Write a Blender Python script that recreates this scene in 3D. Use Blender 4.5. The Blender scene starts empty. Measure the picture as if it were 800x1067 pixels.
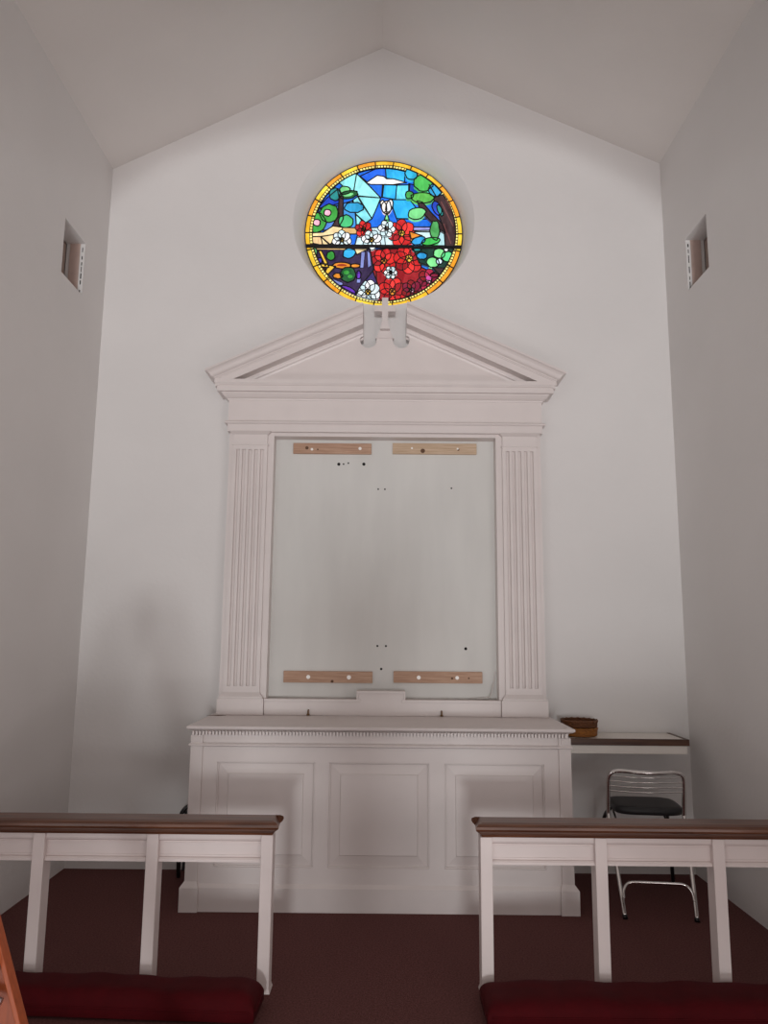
import bpy, bmesh, math, random
from mathutils import Vector, Matrix
random.seed(7)
S = bpy.context.scene
COL = S.collection

# ------------------------------------------------------------------ camera
cam_data = bpy.data.cameras.new('camera')
cam = bpy.data.objects.new('camera', cam_data)
COL.objects.link(cam)
S.camera = cam
F_PX = 799.4
cam_data.sensor_fit = 'VERTICAL'
cam_data.sensor_height = 36.0
cam_data.lens = 36.0 * F_PX / 1067.0
cam_data.clip_end = 100
P_, Y_, R_ = 0.15712, -0.00169, 0.00906
_f = Vector((math.sin(Y_) * math.cos(P_), math.cos(Y_) * math.cos(P_), math.sin(P_)))
_r = Vector((math.cos(Y_), -math.sin(Y_), 0))
_u = _r.cross(_f)
_r2 = math.cos(R_) * _r + math.sin(R_) * _u
_u2 = -math.sin(R_) * _r + math.cos(R_) * _u
cam.matrix_world = Matrix(((_r2.x, _u2.x, -_f.x, 0.05), (_r2.y, _u2.y, -_f.y, 0.0), (_r2.z, _u2.z, -_f.z, 1.5), (0, 0, 0, 1)))

# ------------------------------------------------------------------ world, light, exposure
W = bpy.data.worlds.new('world')
S.world = W
W.use_nodes = True
W.node_tree.nodes['Background'].inputs[0].default_value = (1.0, 0.87, 0.80, 1)
W.node_tree.nodes['Background'].inputs[1].default_value = 0.42

def area(name, loc, target, sx, sy, power, color, spread=180):
    l = bpy.data.lights.new(name, 'AREA')
    l.shape = 'RECTANGLE'; l.size = sx; l.size_y = sy
    l.energy = power; l.color = color
    l.spread = math.radians(spread)
    o = bpy.data.objects.new(name, l)
    COL.objects.link(o)
    o.location = loc
    o.rotation_euler = (Vector(target) - Vector(loc)).to_track_quat('-Z', 'Y').to_euler()
    return o
# daylight through the entrance door at the far end of the nave, behind the camera
area('entrance_door_light', (0.1, -12.0, 0.35), (0.05, 5, 1.4), 1.5, 1.1, 640, (0.96, 0.985, 1.0))
# sun falling through that door on the nave floor
area('sunlit_floor_light', (0.0, -8.0, -0.15), (0.0, -8.0, 3.0), 3.6, 5.0, 960, (1.0, 0.96, 0.97))
# daylight through the nave windows on both sides, behind the camera
area('nave_window_light_west', (-3.2, -2.0, 1.6), (1.6, 4.4, 5.0), 2.6, 1.8, 36, (0.96, 0.97, 1.0))
area('nave_window_light_east', (3.2, -2.0, 1.6), (-1.6, 4.4, 5.0), 2.6, 1.8, 48, (1.0, 0.92, 0.92))
# upward fill lamps added at floor level to brighten the ceiling and upper walls
area('ceiling_fill_light_west', (-1.5, 0.4, -0.15), (-1.5, 0.4, 3.0), 1.5, 1.2, 26, (0.97, 0.98, 1.0))
area('ceiling_fill_light_east', (1.5, 0.4, -0.15), (1.5, 0.4, 3.0), 1.5, 1.2, 36, (1.0, 0.92, 0.90))

vs = S.view_settings
S.display_settings.display_device = 'sRGB'
vs.view_transform = 'Standard'
vs.look = 'None'
vs.gamma = 1.0
vs.use_curve_mapping = False
vs.exposure = -0.17

# ------------------------------------------------------------------ materials
def lin(c):
    return tuple(((v / 255) / 12.92 if v / 255 <= 0.04045 else ((v / 255 + 0.055) / 1.055) ** 2.4) for v in c)

def mat(name, rgb, rough=0.6, metal=0.0, var=0.06, scale=8.0, bump=0.0, bscale=60.0, spec=0.5, stretch=None, second=None, coat=0.0):
    m = bpy.data.materials.new(name)
    m.use_nodes = True
    nt = m.node_tree
    b = nt.nodes['Principled BSDF']
    b.inputs['Roughness'].default_value = rough
    b.inputs['Metallic'].default_value = metal
    b.inputs['Specular IOR Level'].default_value = spec
    b.inputs['Coat Weight'].default_value = coat
    tc = nt.nodes.new('ShaderNodeTexCoord')
    mp = nt.nodes.new('ShaderNodeMapping')
    if stretch: mp.inputs['Scale'].default_value = stretch
    nt.links.new(tc.outputs['Object'], mp.inputs[0])
    n = nt.nodes.new('ShaderNodeTexNoise')
    n.inputs['Scale'].default_value = scale
    n.inputs['Detail'].default_value = 5
    nt.links.new(mp.outputs[0], n.inputs['Vector'])
    rp = nt.nodes.new('ShaderNodeValToRGB')
    c = lin(rgb)
    c2 = lin(second) if second else tuple(min(1, v * (1 + var)) for v in c)
    c1 = c if second else tuple(v * (1 - var) for v in c)
    rp.color_ramp.elements[0].position = 0.32
    rp.color_ramp.elements[1].position = 0.68
    rp.color_ramp.elements[0].color = (*c1, 1)
    rp.color_ramp.elements[1].color = (*c2, 1)
    nt.links.new(n.outputs['Fac'], rp.inputs[0])
    nt.links.new(rp.outputs[0], b.inputs['Base Color'])
    if bump:
        n2 = nt.nodes.new('ShaderNodeTexNoise')
        n2.inputs['Scale'].default_value = bscale
        n2.inputs['Detail'].default_value = 4
        nt.links.new(mp.outputs[0], n2.inputs['Vector'])
        bp = nt.nodes.new('ShaderNodeBump')
        bp.inputs['Strength'].default_value = bump
        bp.inputs['Distance'].default_value = 0.01
        nt.links.new(n2.outputs['Fac'], bp.inputs['Height'])
        nt.links.new(bp.outputs[0], b.inputs['Normal'])
    return m

M = {}
M['wall'] = mat('wall_plaster', (225, 222, 220), 0.75, var=0.02, scale=1.5, bump=0.12, bscale=35)
M['ceiling'] = mat('ceiling_plaster', (224, 219, 215), 0.8, var=0.03, scale=1.2, bump=0.12, bscale=30)
M['altar'] = mat('cream_pink_paint', (220, 211, 208), 0.42, var=0.025, scale=5)
M['panel'] = mat('bare_wall_panel', (214, 213, 209), 0.7, var=0.035, scale=2.2, stretch=(3, 1, 0.7))
M['white'] = mat('white_rail_paint', (226, 214, 211), 0.45, var=0.03, scale=6)
M['carpet'] = mat('burgundy_carpet', (104, 68, 66), 0.95, var=0.28, scale=120, bump=0.6, bscale=260, spec=0.1)
M['cushion'] = mat('red_velour', (70, 3, 10), 0.8, var=0.12, scale=14, bump=0.2, bscale=300, spec=0.15)
M['wood'] = mat('brown_varnished_wood', (76, 42, 26), 0.35, scale=7, stretch=(0.6, 12, 12), second=(112, 68, 44), coat=0.1)
M['pine'] = mat('raw_pine', (166, 128, 104), 0.65, scale=9, stretch=(0.9, 14, 14), second=(192, 158, 134))
M['pine_pale'] = mat('raw_pine_pale', (184, 156, 128), 0.65, scale=9, stretch=(0.9, 14, 14), second=(206, 182, 156))
M['knot'] = mat('pine_knot', (96, 66, 44), 0.7)
M['cap_white'] = mat('white_plastic', (245, 240, 235), 0.35, var=0.01)
M['black_hole'] = mat('dark_hole', (22, 18, 18), 0.9)
M['chrome'] = mat('chrome', (225, 222, 220), 0.12, metal=1.0, var=0.02)
M['black_metal'] = mat('black_enamel', (20, 18, 20), 0.3, var=0.05)
M['black_vinyl'] = mat('black_vinyl', (38, 38, 40), 0.42, var=0.06, bump=0.1, bscale=80)
M['laminate'] = mat('white_laminate', (232, 226, 218), 0.35, var=0.02)
M['dark_edge'] = mat('dark_wood_edge', (66, 40, 28), 0.4, scale=8, stretch=(0.6, 12, 12), second=(92, 60, 42))
M['wicker'] = mat('golden_wicker', (150, 94, 36), 0.6, var=0.3, scale=60, stretch=(1, 1, 3), bump=0.5, bscale=120)
M['wicker_dark'] = mat('brown_wicker', (104, 62, 32), 0.6, var=0.3, scale=60, stretch=(1, 1, 3), bump=0.5, bscale=120)
M['brass'] = mat('brass', (120, 92, 62), 0.45, metal=0.8, var=0.05)
M['cable'] = mat('white_cable', (215, 210, 205), 0.5)
M['orange'] = mat('orange_fibreglass', (168, 76, 26), 0.45, var=0.15, scale=20, stretch=(6, 6, 0.6))
M['alu'] = mat('aluminium', (188, 188, 192), 0.35, metal=0.9, var=0.05)
M['niche'] = mat('niche_board', (196, 176, 166), 0.8, var=0.05, scale=6)
M['lining'] = mat('lining_board', (196, 172, 162), 0.8, var=0.08, scale=10)
M['lead'] = mat('lead_came', (26, 24, 26), 0.6, metal=0.3)
M['scorch'] = mat('scorched_paint', (96, 66, 42), 0.6, var=0.25, scale=40)

GL = {}
def glass(rgb, strength=1.0, var=0.28, scale=9.0):
    key = (rgb, strength)
    if key in GL: return GL[key]
    m = bpy.data.materials.new('stained_glass_%02x%02x%02x' % rgb)
    m.use_nodes = True
    nt = m.node_tree
    b = nt.nodes['Principled BSDF']
    c = lin(rgb)
    b.inputs['Base Color'].default_value = (*[v * 0.25 for v in c], 1)
    b.inputs['Roughness'].default_value = 0.12
    tc = nt.nodes.new('ShaderNodeTexCoord')
    mp = nt.nodes.new('ShaderNodeMapping')
    mp.inputs['Scale'].default_value = (1.6, 1, 0.8)
    mp.inputs['Rotation'].default_value = (0, 0.5, 0)
    n = nt.nodes.new('ShaderNodeTexNoise')
    n.inputs['Scale'].default_value = scale
    n.inputs['Detail'].default_value = 6
    n.inputs['Distortion'].default_value = 1.2
    rp = nt.nodes.new('ShaderNodeValToRGB')
    rp.color_ramp.elements[0].position = 0.3
    rp.color_ramp.elements[1].position = 0.7
    rp.color_ramp.elements[0].color = (*[v * (1 - var) for v in c], 1)
    rp.color_ramp.elements[1].color = (*[min(1.0, v * (1 + var) + 0.02) for v in c], 1)
    nt.links.new(tc.outputs['Object'], mp.inputs[0])
    nt.links.new(mp.outputs[0], n.inputs['Vector'])
    nt.links.new(n.outputs['Fac'], rp.inputs[0])
    nt.links.new(rp.outputs[0], b.inputs['Emission Color'])
    b.inputs['Emission Strength'].default_value = strength * 1.35
    GL[key] = m
    return m

# ------------------------------------------------------------------ helpers
def tag(o, label=None, cat=None, group=None, kind=None):
    if label: o['label'] = label
    if cat: o['category'] = cat
    if group: o['group'] = group
    if kind: o['kind'] = kind
    return o

def thing(name, label, cat, loc=(0, 0, 0), rz=0.0, group=None):
    o = bpy.data.objects.new(name, None)
    COL.objects.link(o)
    o.empty_display_size = 0.1
    o.location = loc
    o.rotation_euler = (0, 0, rz)
    return tag(o, label, cat, group)

class MB:
    """collects shapes in one bmesh"""
    def __init__(s):
        s.bm = bmesh.new()
    def verts(s, pts):
        return [s.bm.verts.new(p) for p in pts]
    def face(s, vs, mi=0, smooth=False):
        try:
            f = s.bm.faces.new(vs)
            f.material_index = mi
            f.smooth = smooth
            return f
        except ValueError:
            return None
    def box(s, x0, x1, y0, y1, z0, z1, bev=0.0, mi=0):
        v = s.verts([(x0, y0, z0), (x1, y0, z0), (x1, y1, z0), (x0, y1, z0), (x0, y0, z1), (x1, y0, z1), (x1, y1, z1), (x0, y1, z1)])
        fs = [s.face([v[i] for i in q], mi) for q in ((3, 2, 1, 0), (4, 5, 6, 7), (0, 1, 5, 4), (1, 2, 6, 5), (2, 3, 7, 6), (3, 0, 4, 7))]
        if bev:
            es = {e for f in fs for e in f.edges}
            bmesh.ops.bevel(s.bm, geom=list(es), offset=bev, segments=2, profile=0.5, affect='EDGES', clamp_overlap=True)
        return s
    def frustum(s, b, t):
        """b, t = (x0,x1,y0,y1,z)"""
        v = s.verts([(b[0], b[2], b[4]), (b[1], b[2], b[4]), (b[1], b[3], b[4]), (b[0], b[3], b[4]), (t[0], t[2], t[4]), (t[1], t[2], t[4]), (t[1], t[3], t[4]), (t[0], t[3], t[4])])
        for q in ((3, 2, 1, 0), (4, 5, 6, 7), (0, 1, 5, 4), (1, 2, 6, 5), (2, 3, 7, 6), (3, 0, 4, 7)): s.face([v[i] for i in q])
        return s
    def prism(s, poly, y0, y1, mi=0):
        """poly in (x,z), extruded along y from y0 (front) to y1"""
        a = s.verts([(x, y0, z) for x, z in poly]); b = s.verts([(x, y1, z) for x, z in poly])
        s.face(a, mi); s.face(b[::-1], mi)
        n = len(poly)
        for i in range(n):
            s.face([a[(i + 1) % n], a[i], b[i], b[(i + 1) % n]], mi)
        return s
    def prism_x(s, poly, x0, x1):
        """poly in (y,z), extruded along x"""
        a = s.verts([(x0, y, z) for y, z in poly]); b = s.verts([(x1, y, z) for y, z in poly])
        s.face(a); s.face(b[::-1])
        n = len(poly)
        for i in range(n): s.face([a[(i + 1) % n], a[i], b[i], b[(i + 1) % n]])
        return s
    def sweep(s, stations, closed_profile=True, caps=True, smooth=False):
        rings = [s.verts(st) for st in stations]
        n = len(rings[0])
        rg = range(n) if closed_profile else range(n - 1)
        for a, b in zip(rings, rings[1:]):
            for i in rg: s.face([a[i], a[(i + 1) % n], b[(i + 1) % n], b[i]], 0, smooth)
        if caps and closed_profile:
            s.face(rings[0][::-1]); s.face(rings[-1])
        return s
    def tube(s, pts, r, n=10, closed=False, smooth_path=0):
        pts = [Vector(p) for p in pts]
        for _ in range(smooth_path):
            q = [] if closed else [pts[0]]
            m = len(pts)
            for i in range(m if closed else m - 1):
                a, b = pts[i], pts[(i + 1) % m]
                q += [a * 0.75 + b * 0.25, a * 0.25 + b * 0.75]
            if not closed: q.append(pts[-1])
            pts = q
        m = len(pts)
        st = []
        up = None
        for i in range(m):
            if closed: t = pts[(i + 1) % m] - pts[i - 1]
            else: t = pts[min(i + 1, m - 1)] - pts[max(i - 1, 0)]
            t.normalize()
            if up is None:
                up = Vector((0, 0, 1)) if abs(t.z) < 0.9 else Vector((1, 0, 0))
            a = t.cross(up).normalized(); b = a.cross(t).normalized(); up = b
            rr = r[i] if isinstance(r, (list, tuple)) else r
            st.append([pts[i] + a * rr * math.cos(2 * math.pi * k / n) + b * rr * math.sin(2 * math.pi * k / n) for k in range(n)])
        if closed: st.append(st[0]); s.sweep(st, True, False, True)
        else: s.sweep(st, True, True, True)
        return s
    def lathe(s, prof, n=40, c=(0, 0), sy=1.0):
        rings = []
        for r, z in prof:
            rings.append(s.verts([(c[0] + r * math.cos(2 * math.pi * k / n), c[1] + sy * r * math.sin(2 * math.pi * k / n), z) for k in range(n)]))
        for a, b in zip(rings, rings[1:]):
            for i in range(n): s.face([a[i], a[(i + 1) % n], b[(i + 1) % n], b[i]], 0, True)
        s.face(rings[0][::-1]); s.face(rings[-1])
        return s
    def disc_y(s, x, z, r, y0, y1, n=14):
        return s.prism([(x + r * math.cos(2 * math.pi * k / n), z + r * math.sin(2 * math.pi * k / n)) for k in range(n)], y0, y1)
    def build(s, name, m, parent=None, world=True, kind=None, label=None, bevel=0.0, subsurf=0):
        """world=True: the shapes are in world coordinates of an unrotated parent chain"""
        bmesh.ops.recalc_face_normals(s.bm, faces=s.bm.faces)
        me = bpy.data.meshes.new(name)
        if world and parent is not None:
            off = Vector((0, 0, 0)); p = parent
            while p is not None: off += p.location; p = p.parent
            bmesh.ops.translate(s.bm, verts=s.bm.verts, vec=-off)
        s.bm.to_mesh(me)
        s.bm.free()
        for mm in (m if isinstance(m, (list, tuple)) else [m]): me.materials.append(mm)
        o = bpy.data.objects.new(name, me)
        COL.objects.link(o)
        if parent is not None: o.parent = parent
        if kind: o['kind'] = kind
        if label: o['label'] = label
        if bevel:
            b = o.modifiers.new('bevel', 'BEVEL'); b.width = bevel; b.segments = 2; b.limit_method = 'ANGLE'; b.angle_limit = math.radians(40)
        if subsurf:
            d = o.modifiers.new('subdivision', 'SUBSURF'); d.levels = subsurf; d.render_levels = subsurf
        return o

# ------------------------------------------------------------------ room shell
XL, XR, YW, YB = -1.981, 2.054, 5.195, 2.4
ZL, ZR, ZT, XT = 4.866, 4.947, 5.885, 0.0
YSTEP = 3.2
ZN = -0.17
GX, GZ, GR, RR, YG = 0.02, 4.482, 0.592, 0.662, 5.40   # round window: centre, glass radius, reveal radius, glass plane

m = MB(); m.box(XL - 0.2, XR + 0.2, YSTEP, YW + 0.25, -0.17, 0.0)
m.build('floor', M['carpet'], kind='structure', label='dark burgundy carpeted chancel floor')
m = MB(); m.box(-5, 5, -13, YSTEP, ZN - 0.1, ZN)
m.build('floor_nave', M['carpet'], kind='structure', label='burgundy carpet of the lower floor in front of the step')

def holed(m, outer, y, hole_r, n=96, flip=False):
    """gable polygon with a round hole"""
    bm = m.bm
    ov = [bm.verts.new((x, y, z)) for x, z in outer]
    hv = [bm.verts.new((GX + hole_r * math.cos(2 * math.pi * k / n), y, GZ + hole_r * math.sin(2 * math.pi * k / n))) for k in range(n)]
    es = [bm.edges.new((ov[i], ov[(i + 1) % len(ov)])) for i in range(len(ov))] + [bm.edges.new((hv[i], hv[(i + 1) % n])) for i in range(n)]
    bmesh.ops.triangle_fill(bm, use_beauty=True, edges=es)
    return hv
gable = [(XL - 0.15, -0.1), (XR + 0.15, -0.1), (XR + 0.15, ZR + 0.02), (XT, ZT + 0.05), (XL - 0.15, ZL + 0.02)]
m = MB()
h1 = holed(m, gable, YW, RR); h2 = holed(m, gable, YG + 0.04, GR + 0.0)
for f in m.bm.faces: f.smooth = False
n = len(h1)
mid = m.verts([(GX + (GR + 0.002) * math.cos(2 * math.pi * k / n), YG, GZ + (GR + 0.002) * math.sin(2 * math.pi * k / n)) for k in range(n)])
for i in range(n):
    m.face([h1[i], h1[(i + 1) % n], mid[(i + 1) % n], mid[i]], 0, True)
    m.face([mid[i], mid[(i + 1) % n], h2[(i + 1) % n], h2[i]], 0, True)
m.build('wall_back', M['wall'], kind='structure', label='pale gable wall with round window opening')

# nave wall on both sides of the chancel opening
for nm, xa, xb, lab in (('wall_nave_left', -5.0, XL - 0.13, 'nave wall left of the chancel'), ('wall_nave_right', XR + 0.13, 5.0, 'nave wall right of the chancel')):
    m = MB(); m.box(xa, xb, YB, YB + 0.13, ZN - 0.1, 5.0)
    m.build(nm, M['wall'], kind='structure', label=lab)
# arch over the chancel opening
m = MB()
NA = 40
low = [(0.036 + 2.0 * math.cos(math.pi * k / NA), 3.35 + 1.2 * math.sin(math.pi * k / NA)) for k in range(NA + 1)]
for (xa, za), (xb, zb) in zip(low, low[1:]):
    m.prism([(xa, za), (xa, 6.2), (xb, 6.2), (xb, zb)], YB, YB + 0.13)
m.build('wall_chancel_arch', M['wall'], kind='structure', label='arched wall over the chancel opening')
# side walls with a square recess each
def side_wall(name, x_in, x_out, zt, hole, lab):
    y0, y1, z0, z1 = hole
    m = MB()
    a, b = min(x_in, x_out), max(x_in, x_out)
    zb = ZN - 0.1
    m.box(a, b, YB, y0, zb, zt); m.box(a, b, y1, YW + 0.04, zb, zt)
    m.box(a, b, y0, y1, zb, z0); m.box(a, b, y0, y1, z1, zt)
    return m.build(name, M['wall'], kind='structure', label=lab)
HL = (4.485, 4.815, 3.708, 4.07)
HR = (4.485, 4.82, 3.775, 4.135)
side_wall('wall_left', XL, XL - 0.13, ZL + 0.03, HL, 'pale left side wall with a square recess')
side_wall('wall_right', XR, XR + 0.13, ZR + 0.03, HR, 'pale right side wall with a square recess')
def niche(name, hole, x_in, sgn, lab):
    y0, y1, z0, z1 = hole
    m = MB(); t = 0.012
    xa, xb = x_in + sgn * 0.125, x_in + sgn * 0.32
    a, b = min(xa, xb), max(xa, xb)
    m.box(a, b, y0 - t, y0, z0 - t, z1 + t); m.box(a, b, y1, y1 + t, z0 - t, z1 + t)
    m.box(a, b, y0, y1, z0 - t, z0); m.box(a, b, y0, y1, z1, z1 + t)
    c = x_in + sgn * 0.33
    m.box(min(c, xb), max(c, xb), y0 - t, y1 + t, z0 - t, z1 + t)
    o = m.build(name, M['niche'], kind='structure', label=lab)
    # chipped white plaster bead on the far jamb, with dark cracks
    m = MB(); x0, x1 = sorted((x_in - sgn * 0.001, x_in + sgn * 0.03))
    m.box(x0, x1, y1 - 0.006, y1 - 0.0005, z0 + 0.0005, z1 - 0.012)
    m.build('plaster_bead', M['wall'], o, label='chipped white plaster edge')
    m = MB(); zz = z1 - 0.03
    while zz > z0 + 0.03:
        ln = random.uniform(0.02, 0.06)
        w = random.uniform(0.002, 0.004); xc = x_in + sgn * 0.014
        m.box(xc - w, xc + w, y1 - 0.0075, y1 - 0.0055, max(z0 + 0.004, zz - ln), zz)
        zz -= ln + random.uniform(0.008, 0.04)
    m.build('crack', M['black_hole'], o)
    m = MB(); xx = sorted((x_in + sgn * 0.031, x_in + sgn * 0.10))
    m.box(xx[0], xx[1], y1 - 0.005, y1 - 0.0005, z0 + 0.0005, z1 - 0.0005)
    m.build('lining_board', M['lining'], o, label='brown lining board')
    # dark gap low in the recess
    m = MB(); xx = sorted((x_in + sgn * 0.30, x_in + sgn * 0.318))
    yb = y1 - 0.002
    m.prism_x([(yb, z0 + 0.001), (yb, z0 + 0.16), (yb - 0.05, z0 + 0.001)], xx[0], xx[1])
    m.build('gap', M['black_hole'], o)
niche('wall_niche', HL, XL, -1, 'square unfinished recess high in the left wall')
niche('wall_niche.001', HR, XR, 1, 'square unfinished recess high in the right wall')

for nm, xa, za, lab in (('ceiling_left', XL - 0.13, ZL + (XL - 0.13 - XL) * (ZT - ZL) / (XT - XL), 'left slope of the gabled ceiling'),
                        ('ceiling_right', XR + 0.13, ZR + 0.13 * (ZT - ZR) / (XT - XR), 'right slope of the gabled ceiling')):
    m = MB()
    m.prism([(xa, za), (XT, ZT), (XT, ZT + 0.1), (xa, za + 0.1)], YB, YW + 0.04)
    m.build(nm, M['ceiling'], kind='structure', label=lab)

# ------------------------------------------------------------------ round stained glass window
win = tag(thing('window_1', None, None, (GX, YG, GZ - GR)), 'round stained glass window with yellow border and bright garden panes', None, kind='structure')
def C8(x, y):          # a point of the design -> unit disc
    return ((x - 402) / 327.0, -(y - 453) / 298.0)
RI = 0.912
def clip(poly, R=RI, n=72):
    out = [Vector(p) for p in poly]
    for k in range(n):
        a = 2 * math.pi * (k + 0.5) / n
        nx, ny = math.cos(a), math.sin(a); d = R * math.cos(math.pi / n)
        inp, out = out, []
        for i in range(len(inp)):
            p, q = inp[i - 1], inp[i]
            dp, dq = p.x * nx + p.y * ny - d, q.x * nx + q.y * ny - d
            if dq <= 0:
                if dp > 0: out.append(p.lerp(q, dp / (dp - dq)))
                out.append(q)
            elif dp <= 0: out.append(p.lerp(q, dp / (dp - dq)))
        if not out: return []
    res = []
    for p in out:
        if not res or (p - res[-1]).length > 1e-4: res.append(p)
    if len(res) > 2 and (res[0] - res[-1]).length < 1e-4: res.pop()
    return res if len(res) > 2 else []

class Glazing:
    def __init__(s):
        s.g = MB(); s.l = MB(); s.mats = []; s.layer = 0
    def mi(s, m):
        if m not in s.mats: s.mats.append(m)
        return s.mats.index(m)
    def W(s, p, dy):
        return (GX + p[0] * GR, YG - dy, GZ + p[1] * GR)
    def pane(s, unit, rgb, lead=0.008, strength=1.0):
        p = clip(unit)
        if not p: return
        s.layer += 1
        dy = 0.004 + s.layer * 0.0002
        a = s.g.verts([s.W(q, dy) for q in p]); b = s.g.verts([s.W(q, -0.004) for q in p])
        i = s.mi(glass(rgb, strength))
        ft = s.g.face(a, i); s.g.face(b[::-1], i)
        n = len(p)
        for k in range(n): s.g.face([a[(k + 1) % n], a[k], b[k], b[(k + 1) % n]], i)
        if lead: s.came([*p, p[0]], lead, dy)
    def came(s, pts, w, dy):
        for a, b in zip(pts, pts[1:]):
            a, b = Vector(a), Vector(b); d = b - a
            if d.length < 1e-5: continue
            d.normalize(); e = d * w * 0.4; o = Vector((-d.y, d.x)) * w
            q = [a - e + o, a - e - o, b + e - o, b + e + o]
            f = s.l.verts([s.W(v, dy + 0.0009) for v in q]); k = s.l.verts([s.W(v, dy - 0.0006) for v in q])
            s.l.face(f); s.l.face(k[::-1])
            for i in range(4): s.l.face([f[(i + 1) % 4], f[i], k[i], k[(i + 1) % 4]])
    def line(s, pts, w=0.006):
        pts = [Vector(C8(*p)) for p in pts]
        pts = [p for p in pts if p.length < RI]
        s.layer += 1
        s.came(pts, w, 0.004 + s.layer * 0.0002)
    def poly(s, pts, rgb, **k): s.pane([C8(*p) for p in pts], rgb, **k)
    def ell(s, x, y, rx, ry, rgb, rot=0.0, n=16, wob=0.08, **k):
        r = random.Random(int(x * 7 + y)); P = []
        for i in range(n):
            a = 2 * math.pi * i / n; q = 1 + r.uniform(-wob, wob)
            u, v = rx * q * math.cos(a), ry * q * math.sin(a)
            P.append(C8(x + u * math.cos(rot) - v * math.sin(rot), y + u * math.sin(rot) + v * math.cos(rot)))
        s.pane(P, rgb, **k)
g = Glazing()
DB, BL, CY, LC, TE = (16, 60, 178), (22, 102, 214), (40, 168, 228), (96, 206, 236), (140, 224, 228)
WH, PW, LV = (236, 240, 244), (196, 222, 230), (150, 150, 214)
GN, DG, PG, TG = (56, 150, 60), (26, 84, 44), (116, 206, 130), (30, 130, 130)
BR, TN, TD = (52, 30, 34), (232, 204, 154), (208, 168, 108)
RD, DR, CR, OR = (206, 34, 34), (128, 16, 26), (120, 14, 48), (214, 130, 36)
PU, DP, SL, YE, PK = (92, 40, 168), (46, 32, 66), (120, 130, 190), (226, 182, 60), (232, 170, 190)
PE = (244, 214, 200)
# sky
g.pane([(math.cos(2 * math.pi * k / 60), math.sin(2 * math.pi * k / 60)) for k in range(60)], BL, lead=0.012)
g.poly([(300, 215), (405, 165), (410, 225), (330, 240)], (28, 96, 222))
g.poly([(405, 165), (492, 175), (487, 238), (410, 222)], CY)
g.poly([(330, 245), (400, 250), (395, 300), (385, 305), (345, 262)], BL)
g.poly([(395, 250), (455, 252), (450, 312), (392, 302)], CY)
g.poly([(455, 252), (510, 250), (505, 312), (450, 312)], LC)
g.poly([(505, 245), (550, 255), (560, 300), (505, 312)], DB)
g.poly([(435, 312), (510, 312), (540, 350), (505, 392), (455, 390), (440, 350)], CY)
g.poly([(455, 390), (620, 392), (620, 424), (470, 424)], BL)
g.poly([(470, 424), (640, 424), (640, 444), (490, 444)], LV)
g.poly([(490, 440), (660, 436), (660, 515), (500, 515)], PW)
g.poly([(600, 430), (660, 430), (665, 512), (600, 512)], (170, 212, 220))
g.poly([(325, 244), (348, 228), (372, 212), (400, 216), (412, 226), (440, 226), (497, 241), (440, 250), (345, 250)], WH)
# shaft of light
g.poly([(212, 244), (250, 212), (285, 205), (272, 292), (238, 268)], TE)
g.poly([(285, 205), (345, 262), (388, 306), (290, 298), (272, 292)], (150, 230, 232))
g.poly([(290, 300), (388, 306), (372, 346), (352, 392), (312, 336)], TE)
g.poly([(268, 318), (292, 300), (352, 392), (322, 412), (282, 372)], (128, 216, 226))
g.poly([(282, 372), (325, 408), (338, 428), (288, 432)], TE)
g.poly([(232, 330), (272, 318), (284, 374), (288, 432), (240, 440), (228, 380)], (60, 140, 210))
# left trees
g.poly([(118, 360), (160, 310), (205, 272), (218, 330), (160, 345)], DB)
g.poly([(128, 350), (215, 340), (232, 430), (130, 445)], (74, 120, 200))
g.ell(196, 292, 26, 26, TG); g.ell(236, 276, 24, 17, PG); g.ell(252, 294, 40, 17, DG, -0.2); g.ell(252, 294, 22, 7, PG, -0.2, lead=0)
g.ell(276, 347, 40, 21, (40, 150, 200))
g.poly([(214, 300), (230, 302), (232, 395), (216, 425), (186, 425), (208, 385)], BR)
g.ell(244, 405, 32, 26, (64, 176, 110))
g.ell(172, 372, 40, 38, GN); g.ell(165, 370, 15, 14, PK)
g.ell(124, 412, 36, 40, GN); g.ell(122, 411, 15, 14, PK)
# rock ledge
g.poly([(70, 455), (150, 450), (190, 424), (232, 430), (214, 458), (180, 500), (140, 468), (70, 470)], TN)
g.poly([(232, 430), (330, 432), (300, 456), (214, 458)], TD)
g.poly([(70, 468), (140, 468), (180, 504), (70, 504)], (228, 190, 140))
g.poly([(140, 468), (214, 456), (190, 490), (185, 508), (150, 508)], TN)
g.poly([(80, 490), (130, 500), (128, 520), (80, 520)], PG)
# white water lilies and a bank of red blossoms
def petals(x, y, r, n, rgb, rot=0.0, core=None, sq=0.42, shades=None):
    for k in range(n):
        a = rot + 2 * math.pi * k / n
        c = shades[k % len(shades)] if shades else rgb
        g.ell(x + 0.56 * r * math.cos(a), y + 0.56 * r * math.sin(a) * 0.92, r * 0.52, r * sq, c, a, 14, 0.05, lead=0.006)
    if core: g.ell(x, y, r * 0.24, r * 0.24, core)
g.poly([(300, 432), (520, 424), (540, 512), (280, 512)], PW)
g.line([(340, 440), (330, 505)], 0.006); g.line([(400, 430), (410, 505)], 0.006); g.line([(290, 470), (520, 466)], 0.006)
REDS = [RD, (186, 26, 30), (222, 44, 40), (150, 18, 28)]
g.poly([(330, 600), (372, 600), (380, 760), (280, 760), (286, 700)], (52, 40, 96))
g.poly([(345, 520), (530, 512), (560, 590), (640, 625), (606, 690), (540, 720), (470, 760), (330, 760), (380, 660), (352, 590)], (140, 16, 26))
petals(476, 452, 56, 7, RD, 0.2, YE, shades=REDS)
petals(404, 566, 50, 7, RD, 0.5, OR, shades=REDS)
petals(508, 556, 60, 8, RD, 0.1, YE, shades=REDS)
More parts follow.
